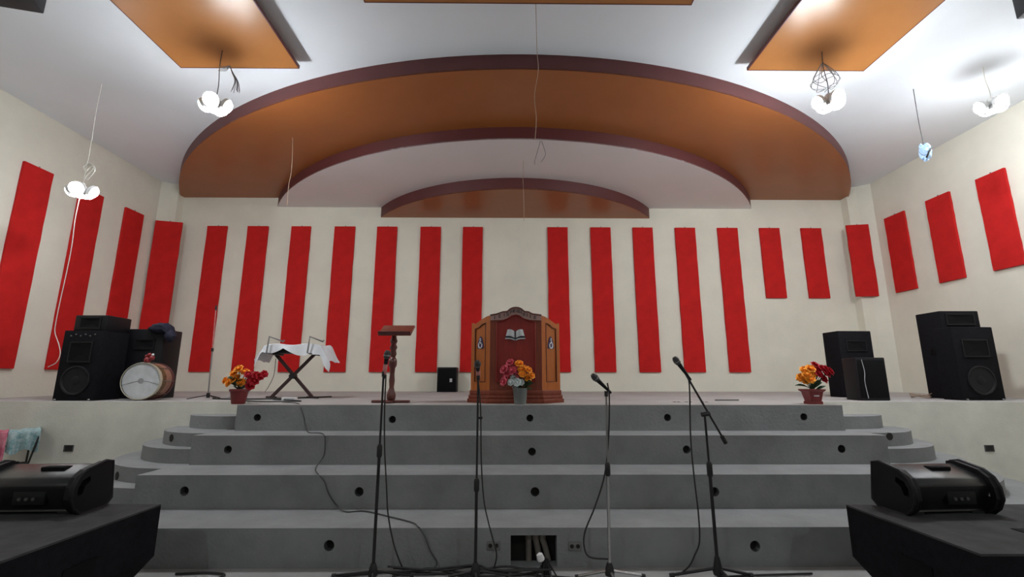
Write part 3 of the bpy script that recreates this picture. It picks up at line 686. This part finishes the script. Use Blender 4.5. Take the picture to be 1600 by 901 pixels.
# thin stand on the stage
ty_ = 7.0; th = empty('thin_stand', (-4.375, ty_, zf(ty_)))
MB().cyl((0, 0, .03), (-.022, 0, .72), .010, n=10).build('lower_pole', M['steel'], th)
MB().cyl((-.022, 0, .70), (-.044, 0, 1.33), .007, n=10).build('upper_pole', M['rtape'], th)
MB().cyl((-.021, 0, .69), (-.0225, 0, .74), .018, n=10).build('clutch', M['blkmetal'], th)
MB().cyl((-.044, 0, 1.31), (-.045, 0, 1.38), .014, n=10).build('tip', M['blkmetal'], th)
MB().cyl((0, 0, .02), (0, 0, .09), .024, n=10).build('hub', M['blkmetal'], th)
for a in (200, 330, 85): MB().tube([(0, 0, .06), (.26 * math.cos(R(a)), .26 * math.sin(R(a)), .008)], .008, smooth=False).build('leg', M['blkmetal'], th)
tag(th, 'thin bare stand with slim pole standing before the leftmost back panels', 'stand')

# ------------------------------------------------------------------ microphone stands and microphones
def mic(label, loc, d, tape=None, head=.027):
    d = Vector(d).normalized(); q = Vector((0, 0, 1)).rotation_difference(d).to_matrix().to_4x4()
    root = empty('microphone', loc)
    MB().lathe([(.009, -.09), (.011, -.085), (.012, -.03), (.017, .055), (.019, .075), (0, .076)], n=14, rot=q).build('handle', M['blk'], root)
    MB().lathe([(.015, .075), (.024, .085), (.0275, .105), (.026, .125), (.017, .145), (0, .151)], n=16, rot=q).build('grille', M['mesh'], root)
    MB().lathe([(.0275, .1), (.0295, .104), (.0275, .108)], n=16, rot=q).build('ring', M['steel'], root)
    if tape: MB().lathe([(.0145, -.06), (.0165, -.055), (.019, .03), (.018, .032)], n=14, rot=q).build('tape', M['rtape'], root)
    return tag(root, label, 'microphone')
def mstand(label, x, y, top, legs, metal='blkmetal', clutch=.8, lower=None, lean=(0, 0)):
    root = empty('microphone_stand', (x, y, 0)); lo = lower or metal
    T = lambda z: Vector((lean[0] * z, lean[1] * z, z))
    MB().cyl(T(.06), T(clutch), .0125, n=10).build('lower_pole', M[lo], root)
    MB().cyl(T(clutch - .02), T(top), .0085, n=10).build('upper_pole', M[metal], root)
    MB().lathe([(.014, -.05), (.022, -.035), (.022, .035), (.013, .055)], c=T(clutch), n=12).build('clutch', M['blkmetal'], root)
    MB().lathe([(.035, .03), (.038, .05), (.03, .09), (.018, .12)], n=12).build('hub', M['blkmetal'], root)
    for a, L in legs:
        lg = MB().tube([(0, 0, .065), (L * math.cos(R(a)), L * math.sin(R(a)), .018)], .010, n=8, smooth=False).build('leg', M[lo], root)
        MB().cyl((L * .93 * math.cos(R(a)), L * .93 * math.sin(R(a)), .02), (L * 1.03 * math.cos(R(a)), L * 1.03 * math.sin(R(a)), .016), .015, n=8).build('rubber_foot', M['cable'], lg)
    MB().cyl(T(top - .03), T(top + .015), .015, n=10).build('clip', M['blkmetal'], root)
    return tag(root, label, 'microphone stand', 'microphone stands before the steps')
MY = 3.93
mstand('straight black microphone stand on the left, before the small lectern', -1.03, MY, 1.56, [(172, .32), (8, .30), (285, .2)], clutch=.94)
mic('taped black microphone upright on the leftmost straight stand', (-1.02, MY, 1.60), (.12, -.1, 1), True)
MB_ = mstand('straight black microphone stand in front of the left side of the pulpit', -.245, MY, 1.53, [(175, .2), (12, .25), (280, .2)], clutch=.68)
MB().cyl((.0, 0, 1.20), (.04, 0, 1.20), .010, n=8).build('knob', M['blkmetal'], MB_)
mic('black ball-head microphone facing the camera in front of the pulpit', (-.245, MY - .02, 1.565), (.0, -.75, .55), True)
st = mstand('chrome straight microphone stand right of the pulpit', .79, MY, 1.40, [(178, .26), (4, .27), (280, .18)], 'steel', .80, 'chrome', lean=(.018, 0))
mic('black microphone tilted left on the chrome stand', (.798, MY, 1.455), (-.62, -.3, .55))
bs = empty('boom_microphone_stand', (1.63, MY, 0))
MB().cyl((0, 0, .06), (-.005, 0, .84), .013, n=10).build('lower_pole', M['blkmetal'], bs)
MB().cyl((-.005, 0, .8), (-.01, 0, 1.22), .009, n=10).build('upper_pole', M['blkmetal'], bs)
MB().lathe([(.015, -.06), (.023, -.04), (.023, .04), (.014, .06)], c=(-.005, 0, .8), n=12).build('clutch', M['blkmetal'], bs)
MB().cyl((-.035, 0, 1.225), (.03, 0, 1.235), .019, n=12).build('pivot', M['blkmetal'], bs)
MB().cyl((-.16, 0, 1.585), (.135, 0, 1.02), .0085, n=10).build('boom', M['blkmetal'], bs)
MB().cyl((.115, 0, 1.06), (.145, 0, 1.0), .017, n=10).build('counterweight', M['blkmetal'], bs)
MB().lathe([(.035, .03), (.04, .05), (.03, .1), (.018, .16)], n=12).build('hub', M['blkmetal'], bs)
for a, L in ((176, .36), (5, .27), (285, .2)):
    lg = MB().tube([(0, 0, .08), (L * math.cos(R(a)), L * math.sin(R(a)), .02)], .012, n=8, smooth=False).build('leg', M['blkmetal'], bs)
    MB().cyl((L * .93 * math.cos(R(a)), L * .93 * math.sin(R(a)), .022), (L * 1.03 * math.cos(R(a)), L * 1.03 * math.sin(R(a)), .018), .017, n=8).build('rubber_foot', M['cable'], lg)
tag(bs, 'black boom microphone stand with a slanted arm, rightmost of the stands', 'microphone stand', 'microphone stands before the steps')
mic('microphone at the raised end of the slanted boom arm', (1.475, MY - .005, 1.575), (-.6, -.15, .8))
# cables of the microphones
g = 'microphone cables'
cable('black cable falling from the leftmost microphone stand to the floor', px_path([(603, 585), (601, 640), (601, 700), (604, 760), (606, 800), (613, 840), (622, 870)], MY) + [atZ(632, 893, .01)], .006, 'cable', 'microphone_cable', 'cable', g)
cable('black cable hanging beside the stand in front of the pulpit', px_path([(747, 590), (751, 640), (752, 720), (756, 780), (763, 815), (771, 845), (776, 868)], MY) + [atZ(770, 894, .01)], .006, 'cable', 'microphone_cable', 'cable', g)
cable('black cable bowing out left of the chrome microphone stand', px_path([(949, 598), (952, 620), (951, 680), (945, 740), (930, 790), (914, 830), (913, 855), (922, 870), (952, 873)], MY), .0065, 'cable', 'microphone_cable', 'cable', g)
cable('black cable hanging from the boom microphone arm', px_path([(1070, 577), (1077, 600), (1079, 680), (1084, 740), (1091, 800), (1093, 845), (1085, 868), (1076, 885)], MY) + [atZ(1060, 898, .01)], .006, 'cable', 'microphone_cable', 'cable', g)
# loose cables
C1 = [atY(440, 629, 6.2), atY(465, 633, 5.9)]; C1 = [Vector((p.x, p.y, zf(p.y) + .008)) for p in C1]
C1 += [Vector((atY(470, 640, STAGE_F - .012).x, STAGE_F - .012, 1.17))]
C1 += px_path([(475, 652), (477, 664)], STAGE_F - .012) + [atZ(482, 675, .917), atZ(500, 676, .917), atZ(507, 680, .917)] + px_path([(508, 690), (507, 708), (502, 718)], 5.29)
C1 += [atZ(493, 731, .614), atZ(496, 739, .614)] + px_path([(507, 752), (513, 770), (525, 788)], 4.74) + [atZ(540, 799, .311), atZ(570, 798, .311), atZ(610, 807, .311), atZ(645, 816, .311), Vector((atZ(654, 820, .311).x, 4.165, .312)), Vector((atZ(657, 823, .311).x, 4.148, .300))] + px_path([(664, 838), (672, 860), (683, 880)], 4.14) + [Vector((-.62, 4.05, .01))]
cable('long black cable trailing from the stage down over the broad steps', C1, .006, 'gcable', 'trailing_cable')
cable('black cable lying along the foot of the steps at centre', [(-1.5, 3.9, .012), (-.9, 4.06, .012), (-.5, 4.02, .012), (-.1, 4.07, .012), (.25, 3.98, .012), (.7, 3.9, .012), (1.3, 3.86, .012), (1.75, 3.95, .012), (2.4, 4.0, .012)], .008, 'cable', 'floor_cable')
cable('black cable curling on the floor beside the left bass cabinet', [(-2.6, 4.03, .012), (-2.35, 4.05, .012), (-2.2, 4.0, .012), (-2.28, 3.85, .012)], .009, 'cable', 'floor_cable')
rnd = random.Random(11)
for i in range(5):
    pts = [(-.9 + j * .2 + rnd.uniform(-.05, .05), 4.0 + rnd.uniform(-.07, .09), .012 + .012 * i) for j in range(7)]
    cable(['lowest', 'second', 'third', 'fourth', 'topmost'][i] + ' cable in the heap at the foot of the steps left of the opening', pts, .008, 'cable', 'floor_cable', 'cable', 'heap of cables')
cable('dark cable lying across the stage floor behind the X-stand', [(p.x, p.y, zf(p.y) + .01) for p in (Vector((-4.3, 7.0, 0)), Vector((-3.9, 6.85, 0)), Vector((-3.3, 7.0, 0)), Vector((-2.8, 7.6, 0)))], .012, 'cable', 'stage_cable')
cable('dark cable looping on the stage before the X-stand', [(p.x, p.y, zf(p.y) + .01) for p in (Vector((-3.6, 6.5, 0)), Vector((-3.2, 6.25, 0)), Vector((-2.75, 6.35, 0)), Vector((-3.0, 6.6, 0)), Vector((-3.3, 6.75, 0)))], .008, 'cable', 'stage_cable')
cable('thin wire hanging from the X-stand to the stage floor', px_path([(431, 560), (428, 585), (420, 603), (414, 612)], 7.5), .004, 'gcable', 'stage_cable')
ps = MB().box(-.1, .1, -.03, .03, 0, .045, .008).build('power_strip', M['white']); ps.location = (-3.05, 6.7, zf(6.7)); ps.rotation_euler = (0, 0, .2)
MB().box(-.07, .07, -.032, -.028, .012, .033, .001).build('socket_face', M['paper'], ps); tag(ps, 'small white power strip on the stage floor under the X-stand', 'power strip')
rod = MB().cyl((-.17, 0, .012), (.17, .02, .012), .008, n=8).build('metal_rod', M['gcable']); rod.location = (3.05, 6.6, zf(6.6)); tag(rod, 'dark metal rod lying on the stage floor at right', 'rod')
for i, (px, py) in enumerate(((1048, 627), (1066, 627), (1090, 627))):
    p = atZ(px, py, zf(6.25)); o = empty('floor_socket', (p.x, 6.3, zf(6.3)))
    MB().box(-.05, .05, -.04, .04, 0.0, .004, .001).build('cover_plate', M['stagefl'], o)
    for sx in (-.025, .025): MB().cyl((sx, 0, .002), (sx, 0, .007), .018, n=8).build('socket_hole', M['dark'], o)
    tag(o, ['leftmost of three floor sockets at the stage edge', 'middle of three floor sockets at the stage edge', 'rightmost of three floor sockets at the stage edge'][i], 'socket', 'floor sockets on the stage')
P = [[(.18 * math.cos(a * .9 + k) * (.6 + .1 * k), .12 * math.sin(a * .9 + k), .02 + .02 * k + .015 * math.sin(a * 2)) for a in range(8)] for k in range(3)]
tangle('coil of thin reddish wires on the stage beside the right loudspeakers', (6.42, 7.35, zf(7.35)), P, M['bcable'], 'wire_coil', .006)

# ------------------------------------------------------------------ flower pots
def petal_mesh(m, c, d, r, rnd):
    """one rose-like blossom made of cupped petals"""
    d = Vector(d).normalized(); e1 = d.orthogonal().normalized(); e2 = d.cross(e1)
    for ring, (n, tilt, L, ph) in enumerate(((4, .28, .85, 0), (5, .55, .95, .4), (7, .92, .98, .1))):
        for k in range(n):
            a = 2 * math.pi * k / n + ph + rnd.uniform(-.15, .15); rad = e1 * math.cos(a) + e2 * math.sin(a); tan = d.cross(rad)
            rows = []
            for i in range(4):
                s_ = i / 3; tt = tilt * (.35 + .9 * s_); p = d * (math.cos(tt) * s_ * L * r) + rad * (math.sin(tt) * s_ * L * r + .10 * r)
                wdt = r * (.22 + .62 * math.sin(min(1, s_ * .8 + .12) * math.pi)) * .8
                rows.append([m.bm.verts.new(Vector(c) + p + tan * wdt * j + rad * (-.18 * r * abs(j))) for j in (-1, 0, 1)])
            for x, y in zip(rows, rows[1:]):
                for j in range(2): m.bm.faces.new((x[j], x[j + 1], y[j + 1], y[j]))
def leaf_mesh(base, tip, wd):
    m = MB(); base = Vector(base); tip = Vector(tip); d = tip - base; sd = d.cross(Vector((0, -.6, 1))).normalized()
    def fn(u, v):
        p = base + d * u + Vector((0, 0, .25 * d.length * math.sin(u * math.pi) * .4)); return p + sd * (v - .5) * 2 * wd * math.sin(math.pi * min(1, u * .92 + .04)) + Vector((0, 0, .3 * wd * abs(v - .5)))
    m.grid(7, 5, fn); return m
def flowers(name, label, loc, pot_prof, pot_mat, sets, Y, nleaf, seed, rim=None, square=False):
    rnd = random.Random(seed); loc = Vector(loc); root = empty(name, loc)
    pm = MB().lathe(pot_prof, n=4 if square else 22, rot=Matrix.Rotation(R(45 if square else 0), 4, 'Z'))
    po = pm.build('pot', M[pot_mat], root)
    top = pot_prof[-1][1] if pot_prof[-1][0] > .03 else max(z for r, z in pot_prof)
    if rim: MB().lathe(rim, n=4 if square else 22, rot=Matrix.Rotation(R(45 if square else 0), 4, 'Z')).build('rim', M[pot_mat], po)
    MB().cyl((0, 0, top - .03), (0, 0, top - .02), .07, n=16).build('soil', M['leaf'], po)
    base = Vector((0, 0, top - .02))
    for mname, pts, rr in sets:
        for (px, py) in pts:
            c = atY(px, py, Y + rnd.uniform(-.06, .03)) - loc
            d = (c - base); d = Vector((d.x * 1.2, d.y - .22, d.z * .8)).normalized()
            m = MB(); rb = rr * 1.3 * rnd.uniform(.88, 1.12); petal_mesh(m, (0, 0, 0), d, rb, rnd); m.sph(d * rb * .35, rb * .42, (1, 1, 1), u=9, v=6)
            b = m.build('blossom', M[mname], root, ang=80); b.location = c - d * rr * .4
            MB().tube([base, base + (c - base) * .5 + Vector((0, 0, .02)), c - d * rr * .3], .004, n=5).build('stem', M['leaf'], root)
    for i in range(nleaf):
        a = rnd.uniform(0, 2 * math.pi); L = rnd.uniform(.1, .17); u = rnd.uniform(.0, .13)
        b0 = base + Vector((.03 * math.cos(a), .03 * math.sin(a), u))
        leaf_mesh(b0, b0 + Vector((L * math.cos(a), L * math.sin(a) * .7, rnd.uniform(-.02, .09))), .028).build('leaf', M['leaf'], root)
    return tag(root, label, 'flowers', 'potted artificial flowers on the stage')
fy = 5.92
fl = flowers('flower_pot', 'red pot of orange and red flowers at the left end of the top step', (-3.32, fy, zf(fy)), [(.072, 0), (.078, .01), (.105, .17), (.108, .175)], 'potred',
        [('f_or', [(373, 576), (366, 583), (383, 581), (352, 594), (358, 597), (370, 590), (377, 597), (364, 592)], .048), ('f_red', [(392, 594), (388, 585), (400, 586), (413, 584), (397, 595), (391, 602), (406, 588)], .046)], fy, 14, 3, rim=[(.106, .15), (.115, .155), (.115, .178), (.1, .18)])
MB().box(-.115, -.07, -.085, -.06, .075, .09, .003).build('pot_chip', M['paper'], fl)
fr = flowers('flower_pot', 'red pot of orange and dark red roses at the right end of the top step', (3.81, fy, zf(fy)), [(.105, 0), (.105, .035), (.092, .04), (.125, .165), (.13, .17)], 'potred',
        [('f_or', [(1257, 578), (1266, 576), (1261, 585), (1269, 584), (1252, 590), (1259, 594), (1266, 592)], .048), ('f_red', [(1273, 570), (1284, 576), (1279, 584), (1291, 583), (1287, 592), (1296, 580), (1276, 577), (1290, 576)], .05)], fy, 14, 5, rim=[(.125, .15), (.15, .168), (.15, .182), (.12, .184)], square=True)
for i in range(5): MB().box(-.03 + i * .013, -.021 + i * .013, -.0845, -.07, .095, .112 - .003 * (i % 2)).build('label_mark', M['white'], fr, smooth=False)
flowers('flower_pot', 'grey pot of pink, orange and white flowers in front of the pulpit', (.155, 5.88, zf(5.88)), [(.066, 0), (.072, .01), (.092, .19), (.096, .195)], 'potgrey',
        [('f_pink', [(797, 566), (788, 577), (804, 574), (794, 582), (807, 584), (790, 589), (800, 579), (787, 596), (793, 574)], .046), ('f_or', [(811, 568), (820, 575), (826, 577), (816, 584), (831, 586), (824, 590), (814, 577)], .042), ('f_white', [(803, 589), (798, 597), (808, 597), (806, 605), (814, 597), (802, 594)], .042)], 5.86, 12, 9)

# ------------------------------------------------------------------ bass cabinets and floor monitors at the front
def bass_bin(label, x_in, x_out, y0, y1, h=.60):
    sg = 1 if x_out > x_in else -1
    root = empty('bass_cabinet', ((x_in + x_out) / 2, (y0 + y1) / 2, 0)); cx, cy = (x_in + x_out) / 2, (y0 + y1) / 2
    prof = [(x_in - cx, h - .012), (x_in - cx, .25), (x_in - cx + sg * .22, 0), (x_out - cx, 0), (x_out - cx, h - .012)]
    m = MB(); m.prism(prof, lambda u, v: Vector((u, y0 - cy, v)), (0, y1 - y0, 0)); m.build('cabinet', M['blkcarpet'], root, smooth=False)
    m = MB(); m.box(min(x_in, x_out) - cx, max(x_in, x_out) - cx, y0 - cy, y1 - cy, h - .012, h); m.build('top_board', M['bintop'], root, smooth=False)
    a = x_in - cx
    MB().box(a - .008 if sg > 0 else a - .004, a + .004 if sg > 0 else a + .008, -.18, .05, .30, .42, .003).build('side_handle', M['grille'], root)
    MB().box(-.1 - .06 * sg, .1 - .06 * sg, -(y1 - y0) * .18, -(y1 - y0) * .08, h - .001, h + .004, .001).build('top_slot', M['grille'], root)
    return tag(root, label, 'speaker')
bass_bin('black carpeted bass cabinet at the lower left corner', -2.565, -4.15, 2.587, 3.71)
bass_bin('black carpeted bass cabinet at the lower right corner', 2.51, 4.05, 2.665, 3.665)
def wedge(label, x0, x1, yc, z, flip, seed):
    cx = (x0 + x1) / 2; root = empty('floor_monitor', (cx, yc, z), flip); root.scale = (1, 1, .93)
    hw = (x1 - x0) / 2
    body = [(-.09, .03), (-.145, .15), (-.155, .215), (-.12, .258), (-.05, .288), (.08, .325), (.13, .31), (.15, .06), (.11, .02), (-.10, .02)]
    m = MB(); m.prism(body, lambda y, zz: Vector((-hw + .05, y, zz)), (2 * hw - .1, 0, 0)); m.bev(.012, 2, 25); m.build('cabinet', M['wedge'], root)
    cap = [(-.10, .0), (-.155, .05), (-.185, .12), (-.18, .20), (-.15, .265), (-.09, .31), (.07, .345), (.13, .335), (.17, .05), (.12, .0)]
    for sg in (-1, 1):
        hole = [(-.145, .13), (-.145, .19), (-.12, .235), (-.06, .262), (-.05, .225), (-.09, .195), (-.105, .14)]
        mm = MB(); mm.plate(cap, [hole], lambda y, zz, sg=sg: Vector((sg * hw, y, zz)), (-sg * .055, 0, 0)); c_ = mm.build('end_cap', M['blk'], root, smooth=False)
        MB().tube([Vector((sg * (hw - .01), y, zz)) for y, zz in cap + cap[:1]], .014, n=8, smooth=False).build('cap_rim', M['blk'], c_)
    MB().box(-hw * .02, hw * .42, -.03, .04, .285, .318, .004).build('top_handle', M['grille'], root)
    mm = MB(); mm.box(-.05, .16, -.150, -.11, .08, .17, .004); bp = mm.build('jack_panel', M['blk'], root)
    for i in range(3): MB().cyl((.0 + i * .045, -.158, .12), (.0 + i * .045, -.148, .12), .012, n=10).build('jack', M['gcable'], bp)
    MB().box(-hw + .08, hw - .08, .125, .16, .08, .30, .004).build('grille', M['grille'], root)
    for sx in (-.7, .7): MB().box(sx * hw - .05, sx * hw + .05, -.09, .10, -.001, .024, .004).build('rubber_foot', M['cable'], root)
    return tag(root, label, 'speaker', 'floor monitors on the bass cabinets')
wedge('black floor monitor lying on the lower left bass cabinet', -3.66, -2.93, 3.53, .60, R(2), 1)
wedge('black floor monitor lying on the lower right bass cabinet', 2.71, 3.36, 3.50, .60, R(4), 2)

# ------------------------------------------------------------------ chair with cloths, wall boxes, outlets
cy_ = 6.05; ch = empty('metal_chair', (-6.19, cy_ + .03, 0), R(45))
for x in (-.2, .2):
    MB().tube([(x, -.2, 0), (x * .95, -.17, .46)], .011, n=8, smooth=False).build('leg', M['blkmetal'], ch)
    MB().tube([(x, .2, 0), (x * .95, .17, .46), (x, .22, .86)], .011, n=8).build('leg', M['blkmetal'], ch)
MB().box(-.21, .21, -.2, .2, .45, .475, .01).build('seat', M['blk'], ch)
MB().tube([(-.2, .22, .86), (.2, .22, .86)], .011, n=8, smooth=False).build('back_rail', M['blkmetal'], ch)
MB().tube([(-.2, .2, .68), (.2, .2, .68)], .010, n=8, smooth=False).build('back_rail', M['blkmetal'], ch)
MB().tube([(.2, -.19, .46), (.26, -.19, .84), (.26, .2, .86)], .010, n=8).build('arm', M['blkmetal'], ch)
MB().tube([(-.2, -.19, .46), (-.26, -.19, .84), (-.26, .2, .86)], .010, n=8).build('arm', M['blkmetal'], ch)
tag(ch, 'dark metal chair under draped cloths against the stage front at far left', 'chair')
def drape(x0, x1, ztop, drop_f, drop_b, seed, slant=0):
    rnd = random.Random(seed); ph = rnd.uniform(0, 6)
    def fn(u, v):
        x = x0 + (x1 - x0) * u; t = -drop_f + (drop_f + .42 + drop_b) * v
        if t < 0: y = -.21 - .03 * math.sin(u * 14 + ph) * min(1, -t * 6); z = ztop + t * (1 + .12 * math.sin(u * 9 + ph))
        elif t > .42: y = .23; z = ztop - (t - .42)
        else: y = -.21 + t; z = ztop + .01 * math.sin(u * 12 + t * 20)
        return Vector((x, y, z + slant * u))
    return MB().grid(16, 22, fn).solid(.006)
d1 = drape(-.30, -.02, .885, .38, .1, 1).build('pink_cloth', M['pink']); d1.location = (-6.19, cy_ + .03, 0); d1.rotation_euler = (0, 0, R(45)); tag(d1, 'pink cloth hung over the metal chair at far left', 'cloth')
d2 = drape(-.015, .265, .875, .24, .1, 2, .015).build('teal_cloth', M['teal']); d2.location = (-6.19, cy_ + .03, 0); d2.rotation_euler = (0, 0, R(45)); tag(d2, 'pale teal patterned cloth hung over the metal chair at far left', 'cloth')
for i, (px, py) in enumerate(((108, 700), (1545, 700))):
    p = atY(px, py, YW); o = empty('wall_box', (p.x, YW - .004, p.z))
    MB().plate([(-.062, -.042), (.062, -.042), (.062, .042), (-.062, .042)], [[(-.05, -.032), (.05, -.032), (.05, .032), (-.05, .032)]], lambda u, v: Vector((u, -.008, v)), (0, .008, 0)).build('frame', M['gcable'], o, smooth=False)
    MB().box(-.05, .05, -.003, 0, -.032, .032).build('back_plate', M['dark'], o, smooth=False)
    tag(o, ['small dark electrical box in the plastered stage front at left', 'small dark electrical box in the plastered stage front at right'][i], 'electrical box', 'boxes in the stage front')
for i, (px, py) in enumerate(((771, 852), (898, 853))):
    p = atY(px, py, 4.162); o = empty('riser_outlet', (p.x, 4.162, p.z))
    MB().box(-.055, .055, -.012, .002, -.034, .034, .006).build('cover', M['outlet'], o)
    for sx in (-.025, .025): MB().cyl((sx, -.018, .004), (sx, -.008, .004), .016, n=12).build('socket', M['dark'], o)
    tag(o, ['double outlet on the lowest riser left of the dark opening', 'double outlet on the lowest riser right of the dark opening'][i], 'outlet', 'outlets on the lowest riser')
# connector bundle in front of the opening
cb = empty('cable_connector', (.305, 4.0, 0))
MB().lathe([(.03, 0), (.034, .05), (.03, .10), (.022, .12)], n=12).build('connector_body', M['blk'], cb)
MB().lathe([(.026, .115), (.03, .13), (.024, .165), (0, .178)], n=12, rot=Matrix.Rotation(R(-18), 4, 'Y')).build('connector_tip', M['white'], cb)
for i in range(6):
    a = 2 * math.pi * i / 6; MB().tube([(.02 * math.cos(a), .02 * math.sin(a), .1), (.05 * math.cos(a), .04 * math.sin(a), .05), (.08 * math.cos(a), .06 * math.sin(a) - .03, .008)], .007, n=6).build('lead', M['cable'], cb)
tag(cb, 'black cable connector with a pale tip standing before the riser opening', 'connector')
